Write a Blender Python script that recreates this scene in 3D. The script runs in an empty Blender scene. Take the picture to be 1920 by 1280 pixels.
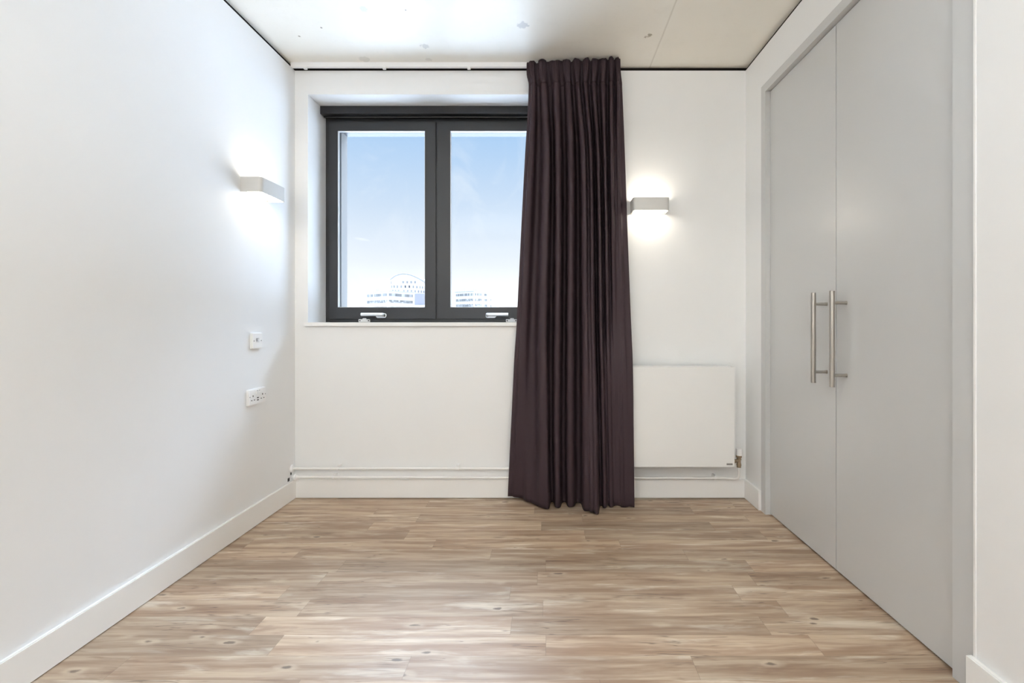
import bpy, bmesh, math, random
from mathutils import Vector, Matrix
random.seed(7)
SC = bpy.context.scene
COL = SC.collection

# ------------------------------------------------------------------ camera
HC = 1.103                       # eye height
cam = bpy.data.cameras.new('camera')
cam.sensor_width = 36.0
cam.lens = 36.0 * 853 / 1920
cam.shift_x = -70 / 1920
cam.shift_y = -38 / 1920
cam.clip_start = 0.02; cam.clip_end = 5000
camo = bpy.data.objects.new('camera', cam)
camo.location = (0, 0, HC); camo.rotation_euler = (math.pi / 2, 0, 0)
COL.objects.link(camo); SC.camera = camo

# ------------------------------------------------------------------ view
SC.view_settings.view_transform = 'Standard'
SC.view_settings.look = 'None'
SC.view_settings.gamma = 1
SC.view_settings.use_curve_mapping = False
SC.view_settings.exposure = 0.28
SC.cycles.max_bounces = 14
SC.cycles.diffuse_bounces = 8
SC.cycles.glossy_bounces = 4
SC.cycles.transparent_max_bounces = 12
SC.cycles.use_denoising = True
SC.cycles.sample_clamp_indirect = 6
SC.cycles.caustics_reflective = False
SC.cycles.caustics_refractive = False

# light levels, all in one place
SUN = 5.5
SKY_TOP = 19.0          # upper sky above the view, brightened to light the room
LAMP = 13.5            # opal diffusers of the two wall lamps
FILL_DOWN = 2.4       # fill light added behind the camera to brighten the room
FILL_UP = 20.0

# ------------------------------------------------------------------ world
W = bpy.data.worlds.new('sky'); SC.world = W; W.use_nodes = True
nt = W.node_tree; nt.nodes.clear()
N = nt.nodes.new; L = nt.links.new
out = N('ShaderNodeOutputWorld'); bg = N('ShaderNodeBackground')
tc = N('ShaderNodeTexCoord'); sx = N('ShaderNodeSeparateXYZ')
L(tc.outputs['Generated'], sx.inputs[0])
ramp = N('ShaderNodeValToRGB'); L(sx.outputs['Z'], ramp.inputs[0])
e = ramp.color_ramp.elements
e[0].position = 0.0; e[0].color = (1.35, 1.40, 1.45, 1)
e[1].position = 0.62; e[1].color = (.60, .76, .98, 1)
for p, c in ((.05, (.95, .99, 1.04, 1)), (.12, (.75, .80, .86, 1)), (.23, (.55, .66, .80, 1)), (.38, (.36, .54, .78, 1)), (.46, (.31, .50, .76, 1))):
    q = e.new(p); q.color = c
# thin wisps of cloud
mp = N('ShaderNodeMapping'); mp.inputs['Scale'].default_value = (5, 5, 3.2)
L(tc.outputs['Generated'], mp.inputs[0])
nz = N('ShaderNodeTexNoise'); nz.inputs['Scale'].default_value = 1.6; nz.inputs['Detail'].default_value = 7; nz.inputs['Roughness'].default_value = .62
nz.inputs['Distortion'].default_value = .8
L(mp.outputs[0], nz.inputs['Vector'])
cr = N('ShaderNodeMapRange'); cr.inputs['From Min'].default_value = .5; cr.inputs['From Max'].default_value = .78; cr.inputs['To Max'].default_value = .55
L(nz.outputs[0], cr.inputs[0])
mx = N('ShaderNodeMix'); mx.data_type = 'RGBA'
L(cr.outputs[0], mx.inputs[0]); L(ramp.outputs[0], mx.inputs[6]); mx.inputs[7].default_value = (.74, .80, .86, 1)
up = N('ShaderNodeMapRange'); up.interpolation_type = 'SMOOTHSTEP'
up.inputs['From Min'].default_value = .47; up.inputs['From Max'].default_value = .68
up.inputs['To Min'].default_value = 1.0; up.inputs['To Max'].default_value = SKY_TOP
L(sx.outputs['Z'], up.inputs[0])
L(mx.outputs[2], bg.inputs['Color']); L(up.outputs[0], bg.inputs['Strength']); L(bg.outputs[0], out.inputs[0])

sd = bpy.data.lights.new('sun', 'SUN'); sd.energy = SUN; sd.angle = math.radians(1.0); sd.color = (1, .97, .92)
so = bpy.data.objects.new('sun', sd); COL.objects.link(so)
so.rotation_euler = Vector((-.25, .62, -.75)).to_track_quat('-Z', 'Y').to_euler()

# sampling portal in the window opening (emits nothing itself)
pd = bpy.data.lights.new('window_portal', 'AREA'); pd.shape = 'RECTANGLE'; pd.size = 1.40; pd.size_y = 1.28
pd.cycles.is_portal = True
po = bpy.data.objects.new('window_portal', pd); COL.objects.link(po)
po.location = (-.74, 3.20, 1.78); po.rotation_euler = (-math.pi / 2, 0, 0)

# ------------------------------------------------------------------ materials
def mat(name, col, rough=.5, metal=0, spec=.5, bump=0, bscale=200, var=0, vscale=3, coat=0, sheen=0):
    m = bpy.data.materials.new(name); m.use_nodes = True
    t = m.node_tree; b = t.nodes['Principled BSDF']
    b.inputs['Base Color'].default_value = (*col, 1)
    b.inputs['Roughness'].default_value = rough
    b.inputs['Metallic'].default_value = metal
    b.inputs['Specular IOR Level'].default_value = spec
    b.inputs['Coat Weight'].default_value = coat
    if sheen:
        b.inputs['Sheen Weight'].default_value = sheen
        b.inputs['Sheen Roughness'].default_value = .45
        b.inputs['Sheen Tint'].default_value = (.75, .6, .62, 1)
    c = t.nodes.new('ShaderNodeTexCoord')
    if var:
        n = t.nodes.new('ShaderNodeTexNoise'); n.inputs['Scale'].default_value = vscale; n.inputs['Detail'].default_value = 4
        t.links.new(c.outputs['Object'], n.inputs['Vector'])
        r = t.nodes.new('ShaderNodeMapRange'); r.inputs['From Min'].default_value = .3; r.inputs['From Max'].default_value = .7
        r.inputs['To Min'].default_value = 1 - var; r.inputs['To Max'].default_value = 1 + var
        t.links.new(n.outputs[0], r.inputs[0])
        x = t.nodes.new('ShaderNodeVectorMath'); x.operation = 'SCALE'; x.inputs[0].default_value = col
        t.links.new(r.outputs[0], x.inputs['Scale']); t.links.new(x.outputs[0], b.inputs['Base Color'])
    if bump:
        n = t.nodes.new('ShaderNodeTexNoise'); n.inputs['Scale'].default_value = bscale; n.inputs['Detail'].default_value = 2
        t.links.new(c.outputs['Object'], n.inputs['Vector'])
        bp = t.nodes.new('ShaderNodeBump'); bp.inputs['Strength'].default_value = bump; bp.inputs['Distance'].default_value = .002
        t.links.new(n.outputs[0], bp.inputs['Height']); t.links.new(bp.outputs[0], b.inputs['Normal'])
    return m

def emis(name, col, s):
    m = bpy.data.materials.new(name); m.use_nodes = True
    t = m.node_tree; t.nodes.clear()
    o = t.nodes.new('ShaderNodeOutputMaterial'); x = t.nodes.new('ShaderNodeEmission')
    x.inputs[0].default_value = (*col, 1); x.inputs[1].default_value = s
    t.links.new(x.outputs[0], o.inputs[0]); return m

M = dict(
    wall=mat('white_wall_paint', (.825, .835, .845), .55, bump=.04, bscale=260, var=.008),
    wallw=mat('warm_white_wall_paint', (.825, .83, .83), .55, bump=.04, bscale=260, var=.008),
    gloss=mat('white_satin_woodwork', (.86, .86, .85), .38),
    gap=mat('black_shadow_gap', (.012, .009, .008), .8, spec=.1),
    door=mat('pale_grey_door_laminate', (.575, .578, .575), .27, spec=.8, bump=.03, bscale=420),
    frame=mat('pale_grey_door_frame', (.56, .565, .565), .38, bump=.03, bscale=420),
    steel=mat('brushed_steel', (.46, .43, .39), .3, metal=1, bump=.05, bscale=600),
    satin=mat('satin_aluminium', (.72, .72, .72), .35, metal=1),
    anth=mat('anthracite_frame_paint', (.023, .024, .027), .42, bump=.03, bscale=500),
    anthd=mat('dark_blind_cassette', (.012, .011, .012), .35),
    bead=mat('pale_satin_grey', (.62, .62, .63), .35),  # pale grey; on the sash beads it stands for a bright grazing edge
    white=mat('white_plastic', (.86, .86, .86), .3),
    pipe=mat('white_gloss_pipe_paint', (.85, .845, .83), .3),
    rad=mat('white_radiator_enamel', (.84, .84, .83), .35),
    radd=mat('radiator_fins_grey', (.45, .45, .44), .6),  # darker grey than the radiator panels
    badge=mat('grey_badge', (.22, .21, .20), .4),
    hole=mat('dark_slot', (.03, .03, .03), .6),
    grey=mat('grey_print', (.28, .28, .28), .5),
    brass=mat('worn_nickel_brass', (.34, .26, .18), .38, metal=.85),
    lamp=mat('white_lamp_enamel', (.56, .55, .53), .4),
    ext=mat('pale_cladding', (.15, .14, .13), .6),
    facade=mat('white_render_facade', (.25, .25, .25), .8, var=.03, vscale=.1),
    facade2=mat('white_panel_facade', (.22, .22, .225), .8, var=.02, vscale=.1),
    cladding=mat('grey_lilac_cladding', (.075, .075, .092), .6, var=.06, vscale=.3),
    roofline=mat('pale_grey_coping', (.18, .18, .185), .7),
    ground=mat('pale_city_ground', (.62, .63, .64), .9, var=.15, vscale=.02),
    glow=emis('warm_opal_diffuser', (1.0, .91, .76), LAMP),
    pdown=emis('fill_light_down', (.96, .98, 1.0), FILL_DOWN),
    pup=emis('fill_light_up', (.96, .98, 1.0), FILL_UP),
)

def curtain_mat():
    m = mat('dark_aubergine_curtain_cloth', (.037, .022, .027), .6, spec=.25)
    t = m.node_tree; b = t.nodes['Principled BSDF']
    c = t.nodes.new('ShaderNodeTexCoord'); mp = t.nodes.new('ShaderNodeMapping'); mp.inputs['Scale'].default_value = (1, 1, 1)
    t.links.new(c.outputs['Object'], mp.inputs[0])
    n = t.nodes.new('ShaderNodeTexNoise'); n.inputs['Scale'].default_value = 700; t.links.new(mp.outputs[0], n.inputs['Vector'])
    bp = t.nodes.new('ShaderNodeBump'); bp.inputs['Strength'].default_value = .05; bp.inputs['Distance'].default_value = .001
    t.links.new(n.outputs[0], bp.inputs['Height']); t.links.new(bp.outputs[0], b.inputs['Normal'])
    return m
M['cloth'] = curtain_mat()

def glass_mat():
    m = bpy.data.materials.new('window_glass'); m.use_nodes = True
    t = m.node_tree; t.nodes.clear()
    o = t.nodes.new('ShaderNodeOutputMaterial'); a = t.nodes.new('ShaderNodeBsdfTransparent'); g = t.nodes.new('ShaderNodeBsdfGlossy')
    g.inputs['Roughness'].default_value = .02
    f = t.nodes.new('ShaderNodeFresnel'); f.inputs[0].default_value = 1.14
    x = t.nodes.new('ShaderNodeMixShader'); a.inputs[0].default_value = (.985, .99, .99, 1)
    t.links.new(f.outputs[0], x.inputs[0]); t.links.new(a.outputs[0], x.inputs[1]); t.links.new(g.outputs[0], x.inputs[2])
    t.links.new(x.outputs[0], o.inputs[0]); return m
M['glass'] = glass_mat()

def nmath(t, op, a, b=None, c=None):
    n = t.nodes.new('ShaderNodeMath'); n.operation = op
    for i, v in enumerate((a, b, c)):
        if v is None: continue
        if isinstance(v, (int, float)): n.inputs[i].default_value = v
        else: t.links.new(v, n.inputs[i])
    return n.outputs[0]

def mixc(t, fac, a, b, mode='MIX'):
    n = t.nodes.new('ShaderNodeMix'); n.data_type = 'RGBA'; n.blend_type = mode
    for i, v in ((0, fac), (6, a), (7, b)):
        if isinstance(v, (int, float)): n.inputs[i].default_value = v
        elif isinstance(v, tuple): n.inputs[i].default_value = (*v, 1)
        else: t.links.new(v, n.inputs[i])
    return n.outputs[2]

def rng(t, v, a, b, c=0.0, d=1.0, smooth=True):
    n = t.nodes.new('ShaderNodeMapRange'); n.interpolation_type = 'SMOOTHSTEP' if smooth else 'LINEAR'
    t.links.new(v, n.inputs[0])
    for k, x in zip(('From Min', 'From Max', 'To Min', 'To Max'), (a, b, c, d)): n.inputs[k].default_value = x
    return n.outputs[0]

def combine(t, x, y, z=0.0):
    n = t.nodes.new('ShaderNodeCombineXYZ')
    for i, v in enumerate((x, y, z)):
        if isinstance(v, (int, float)): n.inputs[i].default_value = v
        else: t.links.new(v, n.inputs[i])
    return n.outputs[0]

def noise(t, vec, scale, detail=3, rough=.5, dist=0, w=None):
    n = t.nodes.new('ShaderNodeTexNoise'); n.inputs['Scale'].default_value = scale; n.inputs['Detail'].default_value = detail
    n.inputs['Roughness'].default_value = rough; n.inputs['Distortion'].default_value = dist
    t.links.new(vec, n.inputs['Vector']); return n.outputs[0]

def wood_mat():
    m = bpy.data.materials.new('rustic_oak_plank_floor'); m.use_nodes = True
    t = m.node_tree; b = t.nodes['Principled BSDF']
    tc = t.nodes.new('ShaderNodeTexCoord'); s = t.nodes.new('ShaderNodeSeparateXYZ'); t.links.new(tc.outputs['Object'], s.inputs[0])
    X, Y = s.outputs['X'], s.outputs['Y']
    PW, PL = .1, .92
    v = nmath(t, 'DIVIDE', Y, PW); row = nmath(t, 'FLOOR', v); fv = nmath(t, 'FRACT', v)
    wn = t.nodes.new('ShaderNodeTexWhiteNoise'); wn.noise_dimensions = '1D'; t.links.new(row, wn.inputs['W'])
    u = nmath(t, 'ADD', nmath(t, 'DIVIDE', X, PL), nmath(t, 'MULTIPLY', wn.outputs['Value'], 7.3))
    pl = nmath(t, 'FLOOR', u); fu = nmath(t, 'FRACT', u)
    w2 = t.nodes.new('ShaderNodeTexWhiteNoise'); w2.noise_dimensions = '2D'; t.links.new(combine(t, pl, row), w2.inputs['Vector'])
    r1 = w2.outputs['Value']
    sc = t.nodes.new('ShaderNodeSeparateColor'); t.links.new(w2.outputs['Color'], sc.inputs[0])
    r2, r3 = sc.outputs[0], sc.outputs[1]
    # per plank shifted coordinates
    px = nmath(t, 'ADD', X, nmath(t, 'MULTIPLY', r1, 37.0)); py = nmath(t, 'ADD', Y, nmath(t, 'MULTIPLY', r2, 11.0))
    wave = noise(t, combine(t, nmath(t, 'MULTIPLY', px, 1.1), nmath(t, 'MULTIPLY', py, 3.0)), 1.5, 2)
    pyw = nmath(t, 'ADD', py, nmath(t, 'MULTIPLY', wave, .03))
    g1 = noise(t, combine(t, nmath(t, 'MULTIPLY', px, 1.0), nmath(t, 'MULTIPLY', pyw, 16.0)), 1.7, 5, .6, .2)
    g2 = noise(t, combine(t, nmath(t, 'MULTIPLY', px, 3.0), nmath(t, 'MULTIPLY', pyw, 170.0)), 1.6, 4, .6)
    g3 = noise(t, combine(t, nmath(t, 'MULTIPLY', px, 1.3), nmath(t, 'MULTIPLY', pyw, 9.0)), 1.7, 5, .6, .4)
    c = mixc(t, rng(t, g1, .34, .66), (.285, .185, .118), (.475, .365, .26))
    c = mixc(t, nmath(t, 'MULTIPLY', rng(t, g3, .53, .72), .62), c, (.74, .67, .56))
    c = mixc(t, nmath(t, 'MULTIPLY', rng(t, g3, .45, .30), .65), c, (.20, .112, .065))
    # plank tone
    tone = rng(t, r3, 0, 1, .78, 1.17, False)
    vs = t.nodes.new('ShaderNodeVectorMath'); vs.operation = 'SCALE'; t.links.new(c, vs.inputs[0]); t.links.new(tone, vs.inputs['Scale'])
    c = mixc(t, nmath(t, 'MULTIPLY', rng(t, g2, .5, .72), .40), vs.outputs[0], (.16, .105, .07))
    # knots with pale halo
    vo = t.nodes.new('ShaderNodeTexVoronoi'); vo.inputs['Scale'].default_value = 1; vo.inputs['Randomness'].default_value = 1
    t.links.new(combine(t, nmath(t, 'MULTIPLY', px, 4.6), nmath(t, 'MULTIPLY', py, 12.0)), vo.inputs['Vector'])
    kn = noise(t, combine(t, nmath(t, 'MULTIPLY', px, 30), nmath(t, 'MULTIPLY', py, 60)), 1, 3)
    dd = nmath(t, 'ADD', vo.outputs['Distance'], nmath(t, 'MULTIPLY', nmath(t, 'SUBTRACT', kn, .5), .16))
    c = mixc(t, nmath(t, 'MULTIPLY', rng(t, dd, .26, .10), .35), c, (.60, .50, .38))
    c = mixc(t, nmath(t, 'MULTIPLY', rng(t, dd, .105, .05), .85), c, (.10, .065, .045))
    # dark cracks
    ck = noise(t, combine(t, nmath(t, 'MULTIPLY', px, 1.5), nmath(t, 'MULTIPLY', pyw, 42.0)), 1.3, 2, .5, .2)
    ckm = noise(t, combine(t, nmath(t, 'MULTIPLY', px, 2.0), nmath(t, 'MULTIPLY', py, 5.0)), 1.1, 2)
    crack = nmath(t, 'MULTIPLY', rng(t, nmath(t, 'ABSOLUTE', nmath(t, 'SUBTRACT', ck, .5)), .016, .002), rng(t, ckm, .46, .56))
    c = mixc(t, nmath(t, 'MULTIPLY', crack, .7), c, (.10, .06, .04))
    # plank joints
    ed = nmath(t, 'MINIMUM', fv, nmath(t, 'SUBTRACT', 1.0, fv)); eu = nmath(t, 'MINIMUM', fu, nmath(t, 'SUBTRACT', 1.0, fu))
    jt = nmath(t, 'MAXIMUM', nmath(t, 'MULTIPLY', rng(t, ed, .010, .003), .22), nmath(t, 'MULTIPLY', rng(t, eu, .0014, .0004), .45))
    c = mixc(t, jt, c, (.12, .08, .055))
    t.links.new(c, b.inputs['Base Color'])
    t.links.new(rng(t, g2, .3, .7, .42, .50), b.inputs['Roughness'])
    b.inputs['Specular IOR Level'].default_value = .8
    bp = t.nodes.new('ShaderNodeBump'); bp.inputs['Strength'].default_value = .12; bp.inputs['Distance'].default_value = .001
    t.links.new(nmath(t, 'SUBTRACT', g2, jt), bp.inputs['Height']); t.links.new(bp.outputs[0], b.inputs['Normal'])
    return m
M['wood'] = wood_mat()

def concrete_mat():
    m = bpy.data.materials.new('fair_faced_concrete_ceiling'); m.use_nodes = True
    t = m.node_tree; b = t.nodes['Principled BSDF']
    tc = t.nodes.new('ShaderNodeTexCoord'); s = t.nodes.new('ShaderNodeSeparateXYZ'); t.links.new(tc.outputs['Object'], s.inputs[0])
    X, Y = s.outputs['X'], s.outputs['Y']; V = tc.outputs['Object']
    a = noise(t, V, 1.1, 3, .5, .2); f = noise(t, V, 9, 6, .6); h = noise(t, V, 90, 3)
    c = mixc(t, rng(t, a, .3, .7), (.83, .805, .74), (.87, .855, .80))
    c = mixc(t, nmath(t, 'MULTIPLY', rng(t, f, .5, .75), .10), c, (.62, .58, .50))
    c = mixc(t, nmath(t, 'MULTIPLY', rng(t, h, .62, .8), .10), c, (.4, .36, .3))
    # right hand panel a touch darker, faint panel joint
    dj = nmath(t, 'SUBTRACT', X, nmath(t, 'ADD', .625, nmath(t, 'MULTIPLY', noise(t, V, 3, 2), .012)))
    c = mixc(t, nmath(t, 'MULTIPLY', rng(t, dj, -.02, .06), .20), c, (.79, .735, .62))
    c = mixc(t, nmath(t, 'MULTIPLY', rng(t, nmath(t, 'ABSOLUTE', dj), .007, .001), .30), c, (.38, .34, .27))
    # pads and pits left by formwork
    wob = nmath(t, 'MULTIPLY', nmath(t, 'SUBTRACT', noise(t, V, 45, 4, .7), .5), .055)
    for (x, y, r, k, col) in ((-.143, 2.447, .030, .62, (.40, .40, .40)), (-.947, 2.321, .026, .5, (.42, .42, .41)), (-.720, 2.637, .027, .5, (.44, .43, .42)),
                              (-1.125, 2.766, .034, .35, (.46, .45, .42)), (-.735, 2.77, .018, .3, (.46, .45, .42)),
                              (-1.397, 2.543, .006, .8, (.16, .13, .1)), (-1.237, 2.469, .006, .8, (.12, .1, .08)), (-.736, 2.329, .005, .8, (.14, .12, .1)),
                              (.558, 2.529, .014, .75, (.24, .20, .13)), (.545, 2.548, .010, .6, (.26, .2, .14)), (-.35, 1.7, .03, .4, (.42, .42, .41)), (.3, 1.2, .03, .4, (.4, .4, .38))):
        vd = t.nodes.new('ShaderNodeVectorMath'); vd.operation = 'DISTANCE'
        t.links.new(combine(t, X, Y, 0.0), vd.inputs[0]); vd.inputs[1].default_value = (x, y, 0)
        d = nmath(t, 'ADD', vd.outputs['Value'], wob if r > .008 else nmath(t, 'MULTIPLY', wob, .2))
        c = mixc(t, nmath(t, 'MULTIPLY', rng(t, d, r, r * .72), k), c, col)
    t.links.new(c, b.inputs['Base Color'])
    t.links.new(rng(t, a, .3, .7, .40, .43), b.inputs['Roughness'])
    b.inputs['Specular IOR Level'].default_value = .55
    bp = t.nodes.new('ShaderNodeBump'); bp.inputs['Strength'].default_value = .05; bp.inputs['Distance'].default_value = .002
    t.links.new(f, bp.inputs['Height']); t.links.new(bp.outputs[0], b.inputs['Normal'])
    return m
M['concrete'] = concrete_mat()

def band_mat(name, dark, light, sc):
    """strip of far windows: panes and blinds alternate along the facade"""
    m = bpy.data.materials.new(name); m.use_nodes = True
    t = m.node_tree; b = t.nodes['Principled BSDF']
    tc = t.nodes.new('ShaderNodeTexCoord'); s = t.nodes.new('ShaderNodeSeparateXYZ'); t.links.new(tc.outputs['Object'], s.inputs[0])
    cell = nmath(t, 'FLOOR', nmath(t, 'MULTIPLY', s.outputs['X'], sc))
    w = t.nodes.new('ShaderNodeTexWhiteNoise'); w.noise_dimensions = '2D'
    t.links.new(combine(t, cell, nmath(t, 'FLOOR', nmath(t, 'DIVIDE', s.outputs['Z'], 3.0))), w.inputs['Vector'])
    c = mixc(t, nmath(t, 'POWER', w.outputs['Value'], 2.2), dark, light)
    t.links.new(c, b.inputs['Base Color']); b.inputs['Roughness'].default_value = .9; b.inputs['Specular IOR Level'].default_value = .05
    return m
M['band'] = band_mat('ribbon_window_glass', (.070, .070, .070), (.22, .22, .22), 1.7)
M['pane'] = mat('far_window_glass', (.085, .085, .09), .4)
M['paned'] = mat('far_open_window', (.02, .02, .025), .4)

# ------------------------------------------------------------------ mesh helpers
def RW(u, d, z):
    """a point on the right-hand wall: u = distance from camera wall, d = depth behind the plaster face"""
    return (1.230 + (2.85 - u) * .0105 + d, u, z)

def bm_box(bm, x0, x1, y0, y1, z0, z1, f=None):
    P = [(x, y, z) for z in (z0, z1) for y in (y0, y1) for x in (x0, x1)]
    vs = [bm.verts.new(f(*p) if f else p) for p in P]
    for q in ((0, 2, 3, 1), (4, 5, 7, 6), (0, 1, 5, 4), (2, 6, 7, 3), (0, 4, 6, 2), (1, 3, 7, 5)):
        bm.faces.new([vs[i] for i in q])
    return vs

def bm_cyl(bm, p0, p1, r, n=20, r1=None, cap=True):
    p0, p1 = Vector(p0), Vector(p1); a = (p1 - p0).normalized()
    s = a.orthogonal().normalized(); q = a.cross(s)
    r1 = r if r1 is None else r1
    A = [bm.verts.new(p0 + (s * math.cos(k * 2 * math.pi / n) + q * math.sin(k * 2 * math.pi / n)) * r) for k in range(n)]
    B = [bm.verts.new(p1 + (s * math.cos(k * 2 * math.pi / n) + q * math.sin(k * 2 * math.pi / n)) * r1) for k in range(n)]
    for k in range(n): bm.faces.new((A[k], A[(k + 1) % n], B[(k + 1) % n], B[k]))
    if cap: bm.faces.new(list(reversed(A))); bm.faces.new(B)

def bm_tube(bm, pts, r, n=16):
    pts = [Vector(p) for p in pts]; rings = []; s = None
    for i, p in enumerate(pts):
        a = (pts[min(i + 1, len(pts) - 1)] - pts[max(i - 1, 0)]).normalized()
        s = a.orthogonal().normalized() if s is None else (s - a * s.dot(a)).normalized()
        q = a.cross(s)
        rings.append([bm.verts.new(p + (s * math.cos(k * 2 * math.pi / n) + q * math.sin(k * 2 * math.pi / n)) * r) for k in range(n)])
    for A, B in zip(rings, rings[1:]):
        for k in range(n): bm.faces.new((A[k], A[(k + 1) % n], B[(k + 1) % n], B[k]))
    bm.faces.new(list(reversed(rings[0]))); bm.faces.new(rings[-1])

def bm_prism(bm, poly, f, h0, h1):
    """extrude polygon (list of 2D) from h0 to h1; f maps (a, b, h) to 3D"""
    A = [bm.verts.new(f(a, b, h0)) for a, b in poly]; B = [bm.verts.new(f(a, b, h1)) for a, b in poly]
    n = len(poly)
    for k in range(n): bm.faces.new((A[k], A[(k + 1) % n], B[(k + 1) % n], B[k]))
    bm.faces.new(list(reversed(A))); bm.faces.new(B)

def rrect(w, h, r, n=6, cx=0, cy=0):
    out = []
    for (sx_, sy_, a0) in ((1, -1, -90), (1, 1, 0), (-1, 1, 90), (-1, -1, 180)):
        for k in range(n + 1):
            a = math.radians(a0 + 90 * k / n)
            out.append((cx + sx_ * (w / 2 - r) + r * math.cos(a), cy + sy_ * (h / 2 - r) + r * math.sin(a)))
    return out

def bevel(bm, w, seg=2, ang=30):
    es = [e_ for e_ in bm.edges if len(e_.link_faces) == 2 and e_.calc_face_angle(0) > math.radians(ang)]
    bmesh.ops.bevel(bm, geom=es, offset=w, segments=seg, affect='EDGES', profile=.6)

def obj(name, bm, m, parent=None, smooth=False, origin=None):
    bmesh.ops.recalc_face_normals(bm, faces=bm.faces)
    if origin is not None: bmesh.ops.translate(bm, verts=bm.verts, vec=-Vector(origin))
    me = bpy.data.meshes.new(name); bm.to_mesh(me); bm.free()
    for mm in (m if isinstance(m, (list, tuple)) else [m]): me.materials.append(mm)
    if smooth:
        for p in me.polygons: p.use_smooth = True
        if smooth != 'all':
            me.set_sharp_from_angle(angle=math.radians(40))
    o = bpy.data.objects.new(name, me); COL.objects.link(o)
    if origin is not None: o.location = origin
    if parent:
        o.parent = parent
        if origin is None and parent.get('_w'): pass
    return o

def struct(name, bm, m, **k):
    o = obj(name, bm, m, **k); o['kind'] = 'structure'; return o

def thing(name, label, cat, loc=(0, 0, 0), rotz=0, group=None):
    o = bpy.data.objects.new(name, None); COL.objects.link(o); o.empty_display_size = .05
    o.location = loc; o.rotation_euler = (0, 0, rotz)
    if label: o['label'] = label
    if cat: o['category'] = cat
    if group: o['group'] = group
    return o

def wpart(name, bm, m, parent, smooth=False):
    """part built in world coordinates under a thing that only has a location"""
    bmesh.ops.translate(bm, verts=bm.verts, vec=-parent.location)
    return obj(name, bm, m, parent, smooth)

def box(x0, x1, y0, y1, z0, z1, bv=0, f=None, seg=2):
    bm = bmesh.new(); bm_box(bm, x0, x1, y0, y1, z0, z1, f)
    if bv: bevel(bm, bv, seg)
    return bm

# ------------------------------------------------------------------ the room shell
XL, YB, ZW, ZC = -1.594, 2.85, 2.672, 2.695
YN = -2.6                                   # wall behind the camera
bm = box(-1.85, 1.95, YN - .2, 3.22, -.12, 0); struct('floor', bm, M['wood'])
bm = box(-1.85, 1.95, YN - .2, 3.22, ZC, ZC + .2); struct('ceiling', bm, M['concrete'])
bm = box(-1.85, XL, YN - .2, 3.0, 0, ZW); struct('wall_left', bm, M['wall'])
bm = box(XL, 1.95, YN - .2, YN, 0, ZC); struct('wall_rear', bm, M['wall'])
# window wall, built as one solid with the stepped opening
WX0, WX1, WZ0, WZ1 = -1.512, -.015, 1.095, 2.523
bm = bmesh.new()
bm_box(bm, -1.85, WX0, YB, 3.22, 0, ZW)
bm_box(bm, WX1, 1.45, YB, 3.22, 0, ZW)
bm_box(bm, WX0, WX1, YB, 3.22, 0, 1.072)
bm_box(bm, WX0, WX1, YB, 3.22, WZ1, ZW)
struct('wall_window', bm, M['wallw'])
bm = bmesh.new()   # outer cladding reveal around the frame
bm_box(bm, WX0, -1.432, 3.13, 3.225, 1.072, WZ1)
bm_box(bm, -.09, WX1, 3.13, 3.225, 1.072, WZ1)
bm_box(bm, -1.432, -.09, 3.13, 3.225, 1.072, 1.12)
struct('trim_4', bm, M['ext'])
bm = box(-1.432, -.09, 3.136, 3.225, 2.41, WZ1); struct('trim_6', bm, M['anth'])
# right wall with the cupboard opening
U0, U1, ZD = 1.328, 2.646, 2.462
bm = bmesh.new()
bm_box(bm, U1, 2.86, 0, .30, 0, ZW, lambda u, d, z: RW(u, d, z))
bm_box(bm, U0, U1, 0, .30, ZD, ZW, lambda u, d, z: RW(u, d, z))
bm_box(bm, YN, U0, 0, .30, 0, ZW, lambda u, d, z: RW(u, d, z))
struct('wall_right', bm, M['wallw'])
bm = box(U0, U1, .09, .12, 0, ZD, f=lambda u, d, z: RW(u, d, z)); struct('dark_cupboard_back', bm, M['gap'])  # black board behind the doors, the cupboard's dark put into its colour
# black shadow gaps under the ceiling
bm = bmesh.new()
bm_box(bm, -1.85, XL - .012, YN, 3.0, ZW, ZC)
struct('trim_1', bm, M['gap'])
bm = box(-1.85, 1.45, YB + .012, 3.22, ZW, ZC); struct('trim_2', bm, M['gap'])
bm = box(YN, 2.86, .012, .30, ZW, ZC, f=lambda u, d, z: RW(u, d, z)); struct('trim_3', bm, M['gap'])
# baseboards
BH, BT, BG = .119, .015, .003
def skirt(name, pts):
    bm = bmesh.new(); bm_box(bm, *pts[0], f=pts[1] if len(pts) > 1 else None)
    es = [e_ for e_ in bm.edges if all(v.co.z > BH - .001 for v in e_.verts)]
    bmesh.ops.bevel(bm, geom=es, offset=.003, segments=2, affect='EDGES')
    struct(name, bm, M['gloss'])
skirt('baseboard_left', [(XL, XL + BT, YN, YB, BG, BH)])
skirt('baseboard_window', [(XL + BT, 1.230 - BT, YB - BT, YB, BG, BH)])
skirt('baseboard_right', [(U1, YB, -BT, 0, BG, BH), RW])
skirt('baseboard_near', [(YN, 1.342, -.017, 0, BG, BH + .002), RW])
skirt('baseboard_rear', [(XL + BT, 1.26, YN, YN + BT, BG, BH)])
# plaster stop bead beside the door frame
bm = box(U0, U0 + .007, -.002, .02, BH, ZD, bv=.001, f=RW); struct('trim_5', bm, M['gloss'])

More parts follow.
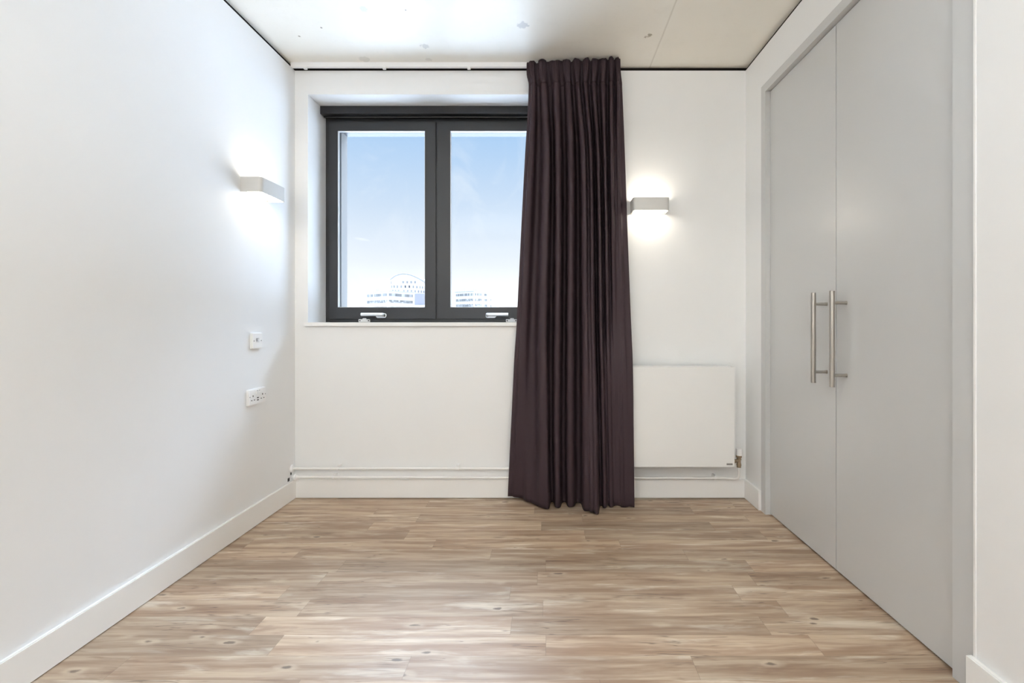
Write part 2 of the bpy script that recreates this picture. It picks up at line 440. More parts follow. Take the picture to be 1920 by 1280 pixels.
# ------------------------------------------------------------------ cupboard doors
DD = .027
bm = bmesh.new()
bm_box(bm, 2.596, U1, .000, .08, 0, ZD, RW)
bm_box(bm, U0 + .007, 1.412, .006, .08, 0, ZD, RW)
bm_box(bm, 1.412, 2.596, .000, .08, 2.415, ZD, RW)
struct('door_frame', bm, M['frame'])
def door(name, u0, u1, uh):
    bm = box(u0, u1, DD, DD + .022, .008, 2.411, bv=.0012, f=RW, seg=1)
    d = struct(name, bm, M['door'])
    hb = bmesh.new()
    x, y, _ = RW(uh, DD - .061, 0)
    bm_cyl(hb, (x, y, .823), (x, y, 1.2325), .0105, 28)
    bevel(hb, .0012, 2, 60)
    h = obj('door_handle', hb, M['steel'], d, True)
    for z in (.872, 1.181):
        pb = bmesh.new()
        bm_cyl(pb, (x + .008, y, z), RW(uh, DD, z), .0065, 20)
        bm_cyl(pb, RW(uh, DD - .002, z), RW(uh, DD, z), .0085, 20)
        obj('post', pb, M['steel'], h, True)
    return d
door('door_1', 2.0105, 2.594, 2.0755)
door('door_2', 1.414, 2.0055, 1.940)

# ------------------------------------------------------------------ window
w = bpy.data.objects.new('window_1', None); COL.objects.link(w); w.location = (0, 3.078, WZ0); w['kind'] = 'structure'
bm = bmesh.new()
FX0, FX1 = WX0, WX1
ftop, fbot = 2.470, 1.097
for b_ in ((FX0, -1.445, fbot, ftop), (-.077, FX1, fbot, ftop), (-.80, -.72, fbot, ftop), (-1.445, -.80, 2.425, ftop), (-.72, -.077, 2.425, ftop), (-1.445, -.80, fbot, 1.14), (-.72, -.077, fbot, 1.14)):
    bm_box(bm, b_[0], b_[1], 3.078, 3.135, b_[2], b_[3])
bm_box(bm, FX0, FX1, 3.078, 3.135, ftop, WZ1)
wpart('window_frame', bm, M['anth'], w)
def sash(x0, x1, a0, a1, hx, hdir):
    z0, z1, b0, b1 = 1.118, 2.447, 1.196, 2.386
    bm = bmesh.new(); y0, y1 = 3.064, 3.11
    o_ = [(x0, z0), (x1, z0), (x1, z1), (x0, z1)]; i_ = [(a0, b0), (a1, b0), (a1, b1), (a0, b1)]
    V = {}
    for yy in (y0, y1):
        V[yy] = ([bm.verts.new((x, yy, z)) for x, z in o_], [bm.verts.new((x, yy, z)) for x, z in i_])
    for k in range(4):
        j = (k + 1) % 4
        bm.faces.new((V[y0][0][k], V[y0][0][j], V[y0][1][j], V[y0][1][k]))
        bm.faces.new((V[y1][0][k], V[y1][1][k], V[y1][1][j], V[y1][0][j]))
        bm.faces.new((V[y0][0][k], V[y1][0][k], V[y1][0][j], V[y0][0][j]))
        bm.faces.new((V[y0][1][k], V[y0][1][j], V[y1][1][j], V[y1][1][k]))
    bmesh.ops.recalc_face_normals(bm, faces=bm.faces); bevel(bm, .002, 2)
    s_ = wpart('sash', bm, M['anth'], w)
    def sub(name, bm, m, smooth=False):
        bmesh.ops.translate(bm, verts=bm.verts, vec=-w.location); return obj(name, bm, m, s_, smooth)
    # pale bead round the glass, grazing light put into its colour
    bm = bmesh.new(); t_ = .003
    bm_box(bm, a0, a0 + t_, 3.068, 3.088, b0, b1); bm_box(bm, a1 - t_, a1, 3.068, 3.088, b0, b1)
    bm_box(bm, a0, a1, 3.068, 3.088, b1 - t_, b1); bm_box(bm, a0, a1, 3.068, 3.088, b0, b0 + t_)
    sub('bright_edge_bead', bm, M['bead'])
    bm = bmesh.new(); bm_box(bm, a0, a1, 3.094, 3.100, b0, b1); sub('glass_pane', bm, M['glass'])
    # lever handle on oblong rose
    bm = bmesh.new(); zc = 1.141
    bm_prism(bm, rrect(.072, .032, .0158, 8, hx + hdir * .022, zc), lambda a, b, h: (a, h, b), 3.054, 3.064)
    bmesh.ops.recalc_face_normals(bm, faces=bm.faces); bevel(bm, .002, 2, 60)
    zl = 1.147
    pts = [(hx, 3.056, zl - .004), (hx, 3.034, zl - .002)]
    for k in range(1, 6):
        a = k / 5 * math.pi / 2
        pts.append((hx + hdir * .012 * (1 - math.cos(a)), 3.034 - .012 * math.sin(a), zl))
    pts.append((hx + hdir * .142, 3.022, zl))
    bm_tube(bm, pts, .0105, 20)
    sub('window_handle', bm, M['satin'], True)
sash(-1.484, -.766, -1.4265, -.838, -1.108, -1)
sash(-.755, -.036, -.668, -.100, -.415, 1)
# sill board
bm = box(-1.527, 0.0, YB - .022, 3.078, 1.073, 1.0955); 
bevel(bm, .004, 3)
s_ = struct('window_sill', bm, M['gloss'])
# restrictors
proto = None
for i, (xc, lab) in enumerate(((-1.2485, 'small white window restrictor on the frame under the left sash handle'),
                               (-.255, 'small white window restrictor on the frame, half hidden by the dark curtain'))):
    r_ = thing('window_restrictor', lab, 'window lock', (xc, 3.078, 1.0965), group='window restrictors')
    bm = bmesh.new(); bm_prism(bm, rrect(.076, .019, .003, 3, 0, .0105), lambda a, b, h: (a, h, b), -.010, 0)
    obj('base_plate', bm, M['white'], r_)
    bm = bmesh.new(); bm_prism(bm, rrect(.026, .016, .006, 4, .004, .019), lambda a, b, h: (a, h, b), -.017, -.009)
    bm_cyl(bm, (.004, -.020, .017), (.004, -.010, .017), .005, 14)
    obj('latch', bm, M['white'], r_)
    for sx_ in (-1, 1):
        bm = bmesh.new(); bm_cyl(bm, (sx_ * .029, -.0115, .0105), (sx_ * .029, -.009, .0105), .0045, 14)
        obj('screw', bm, M['hole'], r_)
# blind cassette along the head of the recess
bl = thing('blind_cassette', 'dark grey box running along the top of the window recess', 'window blind', (-.7635, 3.04, 2.471))
bm = bmesh.new(); bm_box(bm, WX0 + .001, WX1 - .001, 3.0, 3.0775, 2.471, WZ1 - .001); bevel(bm, .003, 2)
wpart('cassette_body', bm, M['anthd'], bl)
bm = bmesh.new(); bm_cyl(bm, (-1.505, 3.038, 2.4655), (-.022, 3.038, 2.4655), .0052, 16)
wpart('bottom_bar', bm, M['anthd'], bl, True)

# ------------------------------------------------------------------ curtain track
tr = thing('curtain_track', 'white curtain track fixed to the concrete ceiling above the window', 'curtain rail', (-.6, 2.805, 2.665))
bm = bmesh.new()
bm_box(bm, XL + .004, .40, 2.795, 2.815, 2.6665, ZC - .0008)
bevel(bm, .002, 2); wpart('rail', bm, M['white'], tr)
for px in (572, 720, 879):
    x = (px - 1030) * 2.8 / 853
    bm = bmesh.new(); bm_box(bm, x - .009, x + .009, 2.798, 2.812, 2.656, 2.668); bevel(bm, .002, 2)
    bm_cyl(bm, (x, 2.797, 2.661), (x, 2.80, 2.661), .003, 10)
    wpart('glider', bm, M['white'], tr)

# ------------------------------------------------------------------ curtain
def P(px, y): return ((px - 1030) * y / 853, y)
rows = []
def row(z, start, R, end, ys, yr, yv, ye, w=.22, deep=.85):
    pts = [P(start, ys)]; n = len(R)
    for i, px in enumerate(R):
        y = yr[i]
        gl = (px - R[i - 1]) if i else min(px - start, 14) * 1.2
        gr = (R[i + 1] - px) if i < n - 1 else (end - px) * 1.0
        dl = (yv[i - 1] - y) if i else max(ys - y, 0); dr = (yv[i] - y) if i < n - 1 else max(ye - y, 0)
        wide = i == 1 and yv[0] < 2.77          # broad flat panel at the left foot of the curtain
        if i: pts.append(P(R[i - 1] + gl * .5, yv[i - 1]))
        pts.append(P(px - gl * (w + .12), y + (.6 if wide else deep) * dl)); pts.append(P(px - gl * w, y + (.36 if wide else .14) * dl)); pts.append(P(px, y))
        pts.append(P(px + gr * w, y + .14 * dr)); pts.append(P(px + gr * (w + .12), y + deep * dr))
    pts.append(P(end, ye))
    rows.append((z, pts))
row(2.688, 987, [996, 1016, 1040, 1063, 1082, 1098, 1115, 1133, 1147, 1157], 1163, 2.786, [2.762, 2.752, 2.749, 2.746, 2.743, 2.740, 2.736, 2.734, 2.731, 2.733], [2.776, 2.773, 2.770, 2.768, 2.766, 2.763, 2.760, 2.757, 2.752], 2.755, .26, .8)
row(2.610, 987, [996, 1017, 1041, 1064, 1082, 1098, 1115, 1132, 1147, 1158], 1164, 2.786, [2.756, 2.748, 2.746, 2.743, 2.740, 2.736, 2.732, 2.730, 2.728, 2.729], [2.785, 2.785, 2.784, 2.783, 2.782, 2.780, 2.778, 2.776, 2.770], 2.765, .26, .85)
row(2.550, 991, [999, 1019, 1043, 1066, 1083, 1097, 1113, 1131, 1147, 1159], 1166, 2.790, [2.757, 2.748, 2.746, 2.745, 2.744, 2.740, 2.738, 2.737, 2.735, 2.735], [2.792] * 9, 2.785, .22, .9)
row(2.10, 984, [993, 1026, 1046, 1071, 1095, 1108, 1121, 1134, 1147, 1160], 1172, 2.80, [2.765, 2.712, 2.712, 2.708, 2.700, 2.715, 2.705, 2.712, 2.715, 2.755], [2.822, 2.820, 2.825, 2.825, 2.760, 2.825, 2.80, 2.80, 2.770], 2.79)
row(1.10, 969, [979, 1020, 1046, 1069, 1098, 1112, 1127, 1139, 1151, 1167], 1183, 2.80, [2.775, 2.698, 2.700, 2.695, 2.675, 2.685, 2.700, 2.725, 2.758, 2.758], [2.818, 2.815, 2.815, 2.815, 2.700, 2.80, 2.790, 2.775, 2.760], 2.775)
row(.86, 964, [975, 1021, 1045, 1069, 1099, 1114, 1129, 1141, 1154, 1170], 1186, 2.795, [2.775, 2.688, 2.692, 2.687, 2.662, 2.665, 2.670, 2.690, 2.700, 2.695], [2.798, 2.79, 2.79, 2.79, 2.675, 2.775, 2.703, 2.703, 2.700], 2.700)
row(.40, 957, [970, 1023, 1044, 1069, 1100, 1117, 1132, 1144, 1157, 1173], 1188, 2.79, [2.778, 2.670, 2.680, 2.678, 2.645, 2.625, 2.663, 2.690, 2.697, 2.685], [2.772, 2.765, 2.77, 2.765, 2.640, 2.705, 2.703, 2.700, 2.692], 2.685)
row(.0, 952, [966, 1025, 1045, 1070, 1101, 1119, 1134, 1146, 1160, 1176], 1190, 2.79, [2.780, 2.645, 2.668, 2.668, 2.628, 2.578, 2.655, 2.680, 2.690, 2.672], [2.728, 2.74, 2.755, 2.745, 2.600, 2.705, 2.697, 2.690, 2.682], 2.665)
def cr1(p0, p1, p2, p3, t):
    return .5 * ((2 * p1) + (-p0 + p2) * t + (2 * p0 - 5 * p1 + 4 * p2 - p3) * t * t + (-p0 + 3 * p1 - 3 * p2 + p3) * t ** 3)
def plan(z):
    zs = [r[0] for r in rows]
    k = 0
    while k < len(zs) - 2 and z < zs[k + 1]: k += 1
    t = (zs[k] - z) / (zs[k] - zs[k + 1]); t = max(0, min(1, t)); 
    out_ = []
    for i in range(len(rows[0][1])):
        a, b = rows[k][1][i], rows[k + 1][1][i]
        pr = rows[max(k - 1, 0)][1][i]; nx_ = rows[min(k + 2, len(rows) - 1)][1][i]
        # finite difference tangents scaled to the segment (monotone-ish hermite)
        seg = zs[k] - zs[k + 1]
        def tan(p, q, dz): return (q - p) / max(dz, 1e-6) * seg
        r = []
        for c in (0, 1):
            m0 = tan(pr[c], b[c], (zs[max(k - 1, 0)] - zs[k + 1])); m1 = tan(a[c], nx_[c], (zs[k] - zs[min(k + 2, len(rows) - 1)]))
            h = (2 * t**3 - 3 * t**2 + 1) * a[c] + (t**3 - 2 * t**2 + t) * m0 + (-2 * t**3 + 3 * t**2) * b[c] + (t**3 - t**2) * m1
            r.append(h)
        out_.append(r)
    return out_
def curve(pts, n=6):
    res = []
    m = len(pts)
    for i in range(m - 1):
        p0, p1, p2, p3 = pts[max(i - 1, 0)], pts[i], pts[i + 1], pts[min(i + 2, m - 1)]
        for k in range(n + (1 if i == m - 2 else 0)):
            t = k / n
            res.append((cr1(p0[0], p1[0], p2[0], p3[0], t), cr1(p0[1], p1[1], p2[1], p3[1], t)))
    for _ in range(3):
        res = [res[0]] + [tuple((res[i - 1][c] + 2 * res[i][c] + res[i + 1][c]) / 4 for c in (0, 1)) for i in range(1, len(res) - 1)] + [res[-1]]
    return res
def cloth(z_hi, z_lo, nz, off=0, hem=False, fine=0):
    bm = bmesh.new(); prev = None
    for j in range(nz + 1):
        z = z_hi + (z_lo - z_hi) * j / nz
        cs = curve(plan(z)); L_ = len(cs); cur = []
        for i, (x, y) in enumerate(cs):
            s_ = i / (L_ - 1)
            zz = z
            if hem:
                lift = .010 + .020 * max(0, 1 - s_ * 6) + .004 * math.sin(s_ * 40)
                zz = z + lift * max(0, 1 - z / .5)
            # soft sag ripples on the broad front panels
            yy = y + off + .0014 * math.sin(z * 4 + s_ * 9) * min(1, (2.5 - z) / 1.0 if z < 2.5 else 0)
            xx = x + .0012 * math.sin(z * 3 + s_ * 12)
            if fine:
                env = fine * max(0, min(1, (z - 2.56) / .06))
                yy += env * math.sin(i * 2.1) ; xx += env * .4 * math.cos(i * 1.3)
                zz += .004 * math.sin(s_ * 47) + .003 * math.sin(s_ * 90 + 1) + .006 * s_ - .004 if j == 0 else 0
            cur.append(bm.verts.new((xx, yy, zz)))
        if prev:
            for i in range(L_ - 1): bm.faces.new((prev[i], prev[i + 1], cur[i + 1], cur[i]))
        prev = cur
    return bm
ct = thing('curtain', 'long dark aubergine curtain gathered in folds beside the window', 'curtain', (.12, 2.74, 0))
bm = cloth(2.560, 0.0, 110, hem=True)
d_ = wpart('drape', bm, M['cloth'], ct, 'all')
bm = cloth(2.684, 2.545, 8, off=-.003, fine=.0035)
h_ = wpart('pleated_heading', bm, M['cloth'], ct, 'all')
for o in (d_, h_):
    so_ = o.modifiers.new('thick', 'SOLIDIFY'); so_.thickness = .0016; so_.offset = 0

# ------------------------------------------------------------------ wall lamps
def lamp(label, loc, rotz):
    t = thing('wall_lamp', label, 'wall lamp', loc, rotz, 'up and down wall lamps')
    Wd, Dp, H, th = .219, .108, .078, .004
    def outline(ins):
        w2 = Wd / 2 - ins; y1 = -Dp + ins; r = .020 - ins * .6; pts = [(-w2, -ins if ins else 0)]
        y0 = -.004 if ins else 0
        pts = [(-w2, y0)]
        for k in range(7):
            a = math.pi + k / 6 * math.pi / 2; pts.append((-w2 + r + r * math.cos(a), y1 + r + r * math.sin(a)))
        for k in range(7):
            a = 1.5 * math.pi + k / 6 * math.pi / 2; pts.append((w2 - r + r * math.cos(a), y1 + r + r * math.sin(a)))
        pts.append((w2, y0)); return pts
    A, B = outline(0), outline(th); n = len(A)
    bm = bmesh.new()
    R = [[bm.verts.new((x, y, z)) for x, y in poly] for poly, z in ((A, 0), (A, H), (B, H), (B, 0))]
    for q in range(4):
        p, s = R[q], R[(q + 1) % 4]
        for k in range(n):
            j = (k + 1) % n; bm.faces.new((p[k], p[j], s[j], s[k]))
    obj('lamp_body', bm, M['lamp'], t, True)
    for (z0, z1, zf) in ((.007, .010, .007), (H - .010, H - .007, H - .007)):
        bm = bmesh.new(); C_ = outline(.014)
        A_ = [(x, y - (.010 if abs(y) < .01 else 0)) for x, y in C_]
        f_ = bm.faces.new([bm.verts.new((x, y, zf)) for x, y in A_])
        obj('diffuser', bm, M['glow'], t)
    bm = bmesh.new(); bm_prism(bm, [(x, y) for x, y in outline(th + .0005)], lambda a, b, h: (a, b, h), .014, H - .014)
    obj('inner_tray', bm, M['lamp'], t)
    return t
lamp('white box-shaped wall lamp on the left wall, seen end-on', (XL, 2.4575, 1.772), math.pi / 2)
lamp('white box-shaped wall lamp on the window wall, right of the curtain', (.6165, YB, 1.773), 0)

# ------------------------------------------------------------------ sockets on the left wall (local x along wall towards window, -y out of the wall)
def plate(name, label, cat, w_, z, yc):
    t = thing(name, label, cat, (XL, yc, z), math.pi / 2)
    bm = bmesh.new()
    bm_prism(bm, rrect(w_, .086, .006, 4), lambda a, b, h: (a, h, b), -.009, 0)
    bmesh.ops.recalc_face_normals(bm, faces=bm.faces)
    es = [e_ for e_ in bm.edges if all(abs(v.co.y + .009) < 1e-5 for v in e_.verts)]
    bmesh.ops.bevel(bm, geom=es, offset=.0035, segments=4, affect='EDGES')
    bmesh.ops.scale(bm, vec=(1, 1.45, 1), verts=bm.verts)
    obj('faceplate', bm, M['white'], t, True)
    return t
def small(name, t, m, x, z, w_, h_, y0=-.0145, y1=-.0125, r=.0006):
    bm = bmesh.new(); bm_prism(bm, rrect(w_, h_, min(r, w_ * .45, h_ * .45), 3, x, z), lambda a, b, h: (a, h, b), y0, y1); return obj(name, bm, m, t)
def screw(t, x, z):
    bm = bmesh.new(); bm_cyl(bm, (x, -.0138, z), (x, -.0125, z), .0032, 14); bm_box(bm, x - .0028, x + .0028, -.0142, -.0136, z - .0005, z + .0005)
    return obj('screw', bm, M['grey'], t)
t = plate('data_outlet', 'small square white outlet plate on the left wall, above the double socket', 'wall outlet', .086, .997, 2.466)
small('port', t, M['bead'], 0, .004, .022, .022)
small('port_slot', t, M['hole'], -.0085, .006, .004, .016, -.0152, -.0140); small('port_slot', t, M['grey'], .002, .0135, .016, .002, -.0152, -.0140)
screw(t, -.030, .0); screw(t, .030, .0)
t = plate('double_socket', 'white double plug socket with charging ports, low on the left wall', 'plug socket', .146, .697, 2.467)
for cx in (-.040, .040):
    small('earth_slot', t, M['hole'], cx, .006, .0045, .0085); small('pin_slot', t, M['hole'], cx - .011, -.016, .0072, .0042); small('pin_slot', t, M['hole'], cx + .011, -.016, .0072, .0042)
for cx in (-.0095, .0095):
    s1 = small('rocker_switch', t, M['white'], cx, .024, .013, .020, -.0165, -.0125, .001)
    small('switch_mark', t, M['grey'], cx, .0315, .010, .0025, -.0170, -.0160)
for cz in (-.008, -.020): small('charging_port', t, M['hole'], 0, cz, .013, .0055)
screw(t, -.065, .003); screw(t, .065, .003)

# ------------------------------------------------------------------ radiator
rd = thing('radiator', 'flat white panel radiator under the wall lamp, partly behind the curtain', 'radiator', (.708, 2.77, .2325))
bm = box(.308, 1.108, 2.720, 2.732, .2325, .829, bv=.003, seg=3); wpart('front_panel', bm, M['rad'], rd, True)
bm = bmesh.new(); bm_box(bm, .309, 1.107, 2.732, 2.818, .818, .8285)
bevel(bm, .002, 2); wpart('top_cover', bm, M['rad'], rd)
for x0, x1 in ((.309, .313), (1.103, 1.107)):
    bm = box(x0, x1, 2.732, 2.818, .236, .818); wpart('side_panel', bm, M['rad'], rd)
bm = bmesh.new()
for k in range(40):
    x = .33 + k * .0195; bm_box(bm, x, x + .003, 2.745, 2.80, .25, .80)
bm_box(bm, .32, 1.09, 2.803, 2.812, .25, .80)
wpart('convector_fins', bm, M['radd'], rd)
bm = bmesh.new()
bm.free()
for x in (.45, .97):
    bm = bmesh.new(); bm_box(bm, x, x + .03, 2.812, YB - .0005, .30, .78); wpart('wall_bracket', bm, M['rad'], rd)
bm = box(1.060, 1.0955, 2.7185, 2.7205, .2435, .2535, bv=.0005); wpart('badge', bm, M['badge'], rd)
# valve
vx, vy = 1.152, 2.765
bm = bmesh.new()
bm_cyl(bm, (vx, vy, .216), (vx, vy, .228), .0125, 24); bm_cyl(bm, (vx, vy, .228), (vx, vy, .244), .0145, 24, .012)
bm_cyl(bm, (vx, vy, .244), (vx, vy, .262), .0115, 24); bm_cyl(bm, (vx, vy, .262), (vx, vy, .266), .0145, 24)
bm_cyl(bm, (vx, vy, .266), (vx, vy, .276), .0125, 24); bm_cyl(bm, (vx, vy, .276), (vx, vy, .289), .0165, 24, .0175)
bm_cyl(bm, (vx, vy, .254), (1.125, vy, .254), .010, 20); bm_cyl(bm, (1.127, vy, .254), (1.109, vy, .254), .0135, 20)
vv = wpart('valve', bm, M['brass'], rd, True)
bm = bmesh.new(); bm_cyl(bm, (vx + .002, vy, .289), (vx + .002, vy, .328), .0178, 28, .0170); bevel(bm, .003, 3, 60)
bmesh.ops.translate(bm, verts=bm.verts, vec=-rd.location); c_ = obj('valve_cap', bm, M['white'], vv, True)

# ------------------------------------------------------------------ heating pipes
def clip(t, x, y, z):
    bm = bmesh.new()
    for k, r in ((0, .0115),):
        for a0 in range(18):
            pass
    A = []
    n = 24
    for xx in (x - .006, x + .006):
        for r in (.0115, .0085):
            A.append([bm.verts.new((xx, y + r * math.cos(2 * math.pi * k / n), z + r * math.sin(2 * math.pi * k / n))) for k in range(n)])
    for a, b in ((0, 1), (3, 2), (2, 0), (1, 3)):
        for k in range(n): bm.faces.new((A[a][k], A[a][(k + 1) % n], A[b][(k + 1) % n], A[b][k]))
    bm_box(bm, x - .006, x + .006, y + .008, YB, z + .004, z + .0175)
    bm_box(bm, x - .006, x + .006, y - .004, y + .012, z + .010, z + .0175)
    bm_cyl(bm, (x - .001, y - .012, z + .014), (x - .001, y + .006, z + .014), .0035, 10)
    wpart('pipe_clip', bm, M['white'], t)
PY = 2.815
up_ = thing('heating_pipe', 'upper of two thin white heating pipes along the wall below the window', 'pipe', (-.7, PY, .192), group='heating pipes')
pts = [(XL + .001, PY, .192), (.225, PY, .192)]
for k in range(1, 7):
    a = k / 6 * math.pi / 2; pts.append((.225 + .02 * math.sin(a), PY, .192 + .02 * (1 - math.cos(a))))
pts += [(.245, PY, .26), (.245, 2.79, .275), (.290, 2.775, .275), (.308, 2.775, .275)]
bm = bmesh.new(); bm_tube(bm, pts, .0076); wpart('pipe_run', bm, M['pipe'], up_, True)
bm = bmesh.new(); bm_cyl(bm, (XL + .0005, PY, .192), (XL + .008, PY, .192), .024, 28, .019); bm_cyl(bm, (XL + .008, PY, .192), (XL + .014, PY, .192), .012, 24)
wpart('escutcheon', bm, M['white'], up_, True)
for px in (634, 858): clip(up_, (px - 1030) * PY / 853, PY, .192)
lo = thing('heating_pipe', 'lower white heating pipe just above the skirting, rising to the radiator valve', 'pipe', (-.2, PY, .136), group='heating pipes')
zl = .1355
pts = [(XL + .02, PY, zl + .003), (1.07, PY, zl - .002)]
pts += [(1.09, PY - .002, zl - .002)]
for k in range(0, 7):
    a = k / 6 * math.pi / 2; s1, c1 = math.sin(a), 1 - math.cos(a)
    pts.append((1.102 + .02 * s1, PY - .004 - .02 * s1 * .6, zl + .02 * c1))
pts = pts[:3] + [(1.105, PY - .008, zl - .002), (1.125, 2.797, zl), (1.140, 2.782, zl + .004), (1.148, 2.770, zl + .012), (vx, vy, zl + .026), (vx, vy, .217)]
bm = bmesh.new(); bm_tube(bm, pts, .0076); wpart('pipe_run', bm, M['pipe'], lo, True)
bm = bmesh.new(); bm_cyl(bm, (XL + .020, PY - .004, zl + .003), (XL + .030, PY - .004, zl + .003), .019, 28, .0145)
bm_cyl(bm, (XL + .030, PY, zl + .003), (XL + .038, PY, zl + .003), .0115, 20)
bm_cyl(bm, (XL + .001, PY, zl + .003), (XL + .02, PY, zl + .003), .010, 20)
wpart('escutcheon', bm, M['white'], lo, True)
bm = bmesh.new(); bm_box(bm, XL + .0003, XL + .0015, 2.770, 2.790, .125, .145); bm_box(bm, XL + .0003, XL + .0015, 2.800, 2.812, .156, .172)
wpart('wall_hole', bm, M['hole'], lo)
for px in (626, 1340): clip(lo, (px - 1030) * PY / 853, PY, zl + (.001 if px < 800 else -.002))

# ------------------------------------------------------------------ fill light added behind the camera
pt = thing('added_fill_light', 'long white fill light added behind the camera', 'fill light', (-.15, -1.2, 2.30))
bm = bmesh.new(); bm_box(bm, -1.35, 1.05, -1.9, -.5, 2.305, 2.335); bevel(bm, .004, 2); wpart('added_fill_housing', bm, M['white'], pt)
bm = bmesh.new(); f_ = bm.faces.new([bm.verts.new(p) for p in ((-1.33, -1.88, 2.304), (-1.33, -.52, 2.304), (1.03, -.52, 2.304), (1.03, -1.88, 2.304))]); wpart('added_fill_lower_diffuser', bm, M['pdown'], pt)
bm = bmesh.new(); f_ = bm.faces.new([bm.verts.new(p) for p in ((-1.33, -1.88, 2.336), (1.03, -1.88, 2.336), (1.03, -.52, 2.336), (-1.33, -.52, 2.336))]); wpart('added_fill_upper_diffuser', bm, M['pup'], pt)
for x in (-1.0, .7):
    bm = bmesh.new(); bm_cyl(bm, (x, -1.2, 2.335), (x, -1.2, ZC), .002, 8); wpart('added_fill_wire', bm, M['steel'], pt)

# ------------------------------------------------------------------ city outside
GZ = -30.0
bm = bmesh.new(); bm_box(bm, -1500, 1500, 4, 2500, GZ - 1, GZ); struct('ground', bm, M['ground'])
def at(px, py, Y): return ((px - 1030) * Y / 853, HC + (602 - py) * Y / 853)

def ribbon_building(label, PL, PM, PR, Yl, Ym, Yr, roof_py, bands, splits, depth, n_below):
    L_, C_, R_ = (at(PL, 0, Yl)[0], Yl), (at(PM, 0, Ym)[0], Ym), (at(PR, 0, Yr)[0], Yr)
    roof = at(0, roof_py, Ym)[1]
    t = thing('office_building', label, 'building', (C_[0], Ym, GZ))
    # gently rounded front: L - C - R smoothed
    front = []
    for k in range(13):
        s = k / 12
        x = (1 - s) ** 2 * L_[0] + 2 * s * (1 - s) * C_[0] + s * s * R_[0]
        kink = L_[1] + (C_[1] - L_[1]) * min(1, s * 2) if s <= .5 else C_[1] + (R_[1] - C_[1]) * (s - .5) * 2
        lin = L_[0] + (C_[0] - L_[0]) * s * 2 if s <= .5 else C_[0] + (R_[0] - C_[0]) * (s - .5) * 2
        front.append((lin, kink))
    poly = front + [(R_[0], R_[1] + depth), (L_[0], L_[1] + depth)]
    bm = bmesh.new(); bm_prism(bm, poly, lambda a, b, h: (a, b, h), GZ, roof); wpart('facade', bm, M['facade'], t)
    bm = bmesh.new(); bm_prism(bm, [(a, b - .25) for a, b in front] + poly[-2:], lambda a, b, h: (a, b, h), roof, roof + .35); wpart('roof', bm, M['roofline'], t)
    z_hi = [at(0, p, Ym)[1] for p in bands]; hb = z_hi[0] - at(0, bands[0] + splits[0], Ym)[1]
    pitch = z_hi[0] - z_hi[1]
    zz = [z_hi[0] - k * pitch for k in range(len(bands) + n_below)]
    for z in zz:
        for (s0, s1) in splits[1]:
            bm = bmesh.new(); prev = None
            for k in range(13):
                s = s0 + (s1 - s0) * k / 12; i = min(int(s * 12), 11); f = s * 12 - i
                x = front[i][0] * (1 - f) + front[i + 1][0] * f; y = front[i][1] * (1 - f) + front[i + 1][1] * f
                ring = [bm.verts.new(q) for q in ((x, y - .12, z - hb), (x, y - .12, z), (x, y + .2, z), (x, y + .2, z - hb))]
                if prev:
                    for q in range(4): bm.faces.new((prev[q], prev[(q + 1) % 4], ring[(q + 1) % 4], ring[q]))
                else: bm.faces.new(ring)
                prev = ring
            bm.faces.new(list(reversed(prev)))
            wpart('window_band', bm, M['band'], t)
    return t, roof
A_, ra = ribbon_building('white office block with two long grey window bands, behind the left sash', 685, 729, 777, 265, 250, 265, 545.5, (549.4, 561.8, 574.2), (5.2, ((.04, .97),)), 30, 5)
for px, h in ((705.5, 1.6), (709.5, 1.8), (727, .8)):
    x, _ = at(px, 0, 262); bm = bmesh.new(); bm_box(bm, x - .35, x + .35, 261.8, 262.2, ra + .35, ra + .35 + h); wpart('roof_vent', bm, M['roofline'], A_)
C_, rc = ribbon_building('white curved office block with three rows of windows, behind the right sash', 852, 889, 928, 312, 300, 312, 545.8, (549.2, 559.4, 569.6), (4.6, ((.04, .68), (.74, .81), (.885, .915))), 25, 6)
for px, h in ((866, 2.0), (870.5, 2.4), (888.5, 5.5), (892, 1.5), (912, 5.0)):
    x, _ = at(px, 0, 310); bm = bmesh.new(); bm_box(bm, x - .18, x + .18, 309.8, 310.2, rc + .35, rc + .35 + h); wpart('antenna', bm, M['roofline'], C_)
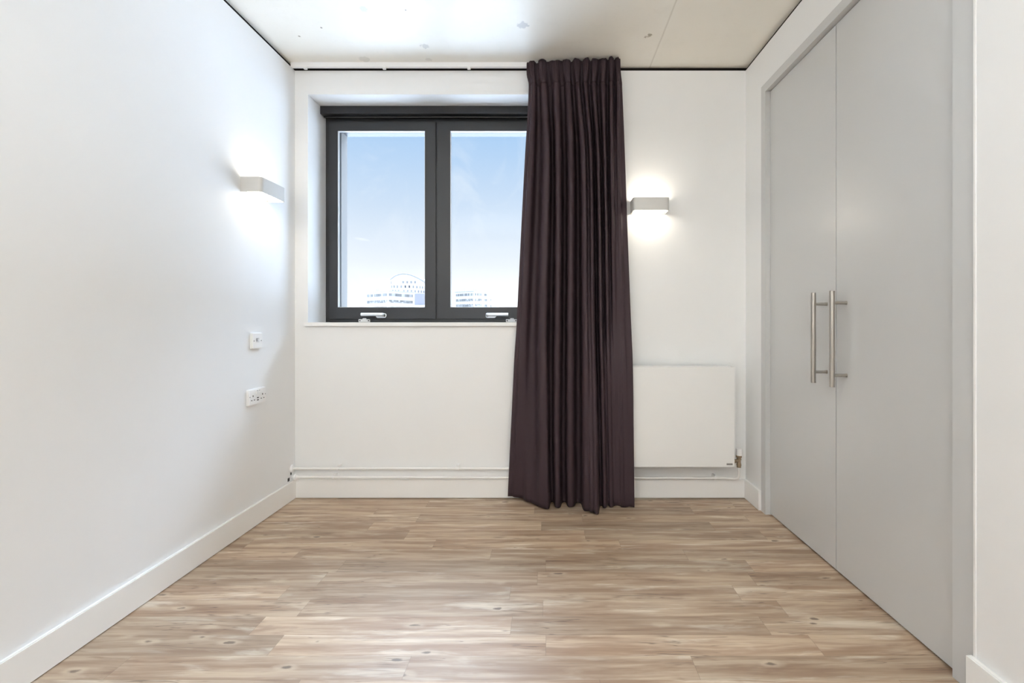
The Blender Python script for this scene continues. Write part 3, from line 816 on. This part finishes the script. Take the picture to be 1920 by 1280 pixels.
# taller block with curved roof
YBd = 330
tb = thing('tower_block', 'tall white block with a curved roof and small square windows', 'building', (at(765, 0, YBd)[0], YBd, GZ))
arc = [(732, 524), (736, 520.5), (742, 516.5), (749, 513.8), (756, 512.6), (763, 513.2), (770, 515), (777, 517.5), (784, 520.8), (791, 524.8), (798, 529.5), (806, 535.5)]
poly = [at(px, py, YBd) for px, py in arc]
fp = [(poly[0][0], GZ)] + poly + [(poly[-1][0], GZ)]
bm = bmesh.new(); bm_prism(bm, fp, lambda a, b, h: (a, h, b), YBd, YBd + 24); wpart('facade', bm, M['facade2'], tb)
bm = bmesh.new(); bm_prism(bm, poly + [(a, b + .45) for a, b in reversed(poly)], lambda a, b, h: (a, h, b), YBd - .5, YBd + 24.5); wpart('roof', bm, M['roofline'], tb)
def tw(px, py, w_, h_, m):
    x, z = at(px, py, YBd); bm = bmesh.new(); bm_box(bm, x - w_ / 2, x + w_ / 2, YBd - .1, YBd + .2, z - h_ / 2, z + h_ / 2); wpart('window', bm, m, tb)
for px in (756, 763.5, 771, 778.3): tw(px, 528.7, 1.3, 1.7, M['pane'])
for px, m in ((734.5, 'pane'), (739, 'pane'), (745, 'pane'), (752.3, 'pane'), (760, 'paned'), (767.5, 'paned'), (775, 'pane'), (781.6, 'pane'), (787.5, 'pane'), (792.3, 'pane')):
    tw(px, 537.2 + max(0, px - 768) * .06, 1.1 if px > 736 and px < 785 else .7, 1.8, M[m])
for px in (736.5, 741.5, 747.5, 757.5, 764.5, 771.5, 778.5, 784.7, 790, 794.5): tw(px, 545.4 + max(0, px - 768) * .05, 1.0, 1.7, M['pane'])
tw(733.3, 529.5, .5, 1.8, M['pane'])
for py in (554, 563, 572, 581, 590):
    for px in (736.5, 744.5, 752.5, 760.5, 768.5, 776.5, 784.5, 792): tw(px, py, 1.0, 1.7, M['pane'])
# grey clad plant room in front of it
gb = thing('clad_building', 'low white building topped by a grey-lilac box, beside the window mullion', 'building', (at(795, 0, 245)[0], 245, GZ))
x0, zt = at(777.3, 550.2, 245); x1, zb = at(816, 571.8, 245)
bm = bmesh.new(); bm_box(bm, x0, x1, 245, 262, zb, zt); wpart('plant_room', bm, M['cladding'], gb)
x2, z2 = at(776, 571.8, 245); bm = bmesh.new(); bm_box(bm, x2, at(820, 0, 245)[0], 244.5, 264, GZ, zb); wpart('facade', bm, M['facade'], gb)
for o in list(SC.objects):
    if o.get('_w') is not None: del o['_w']
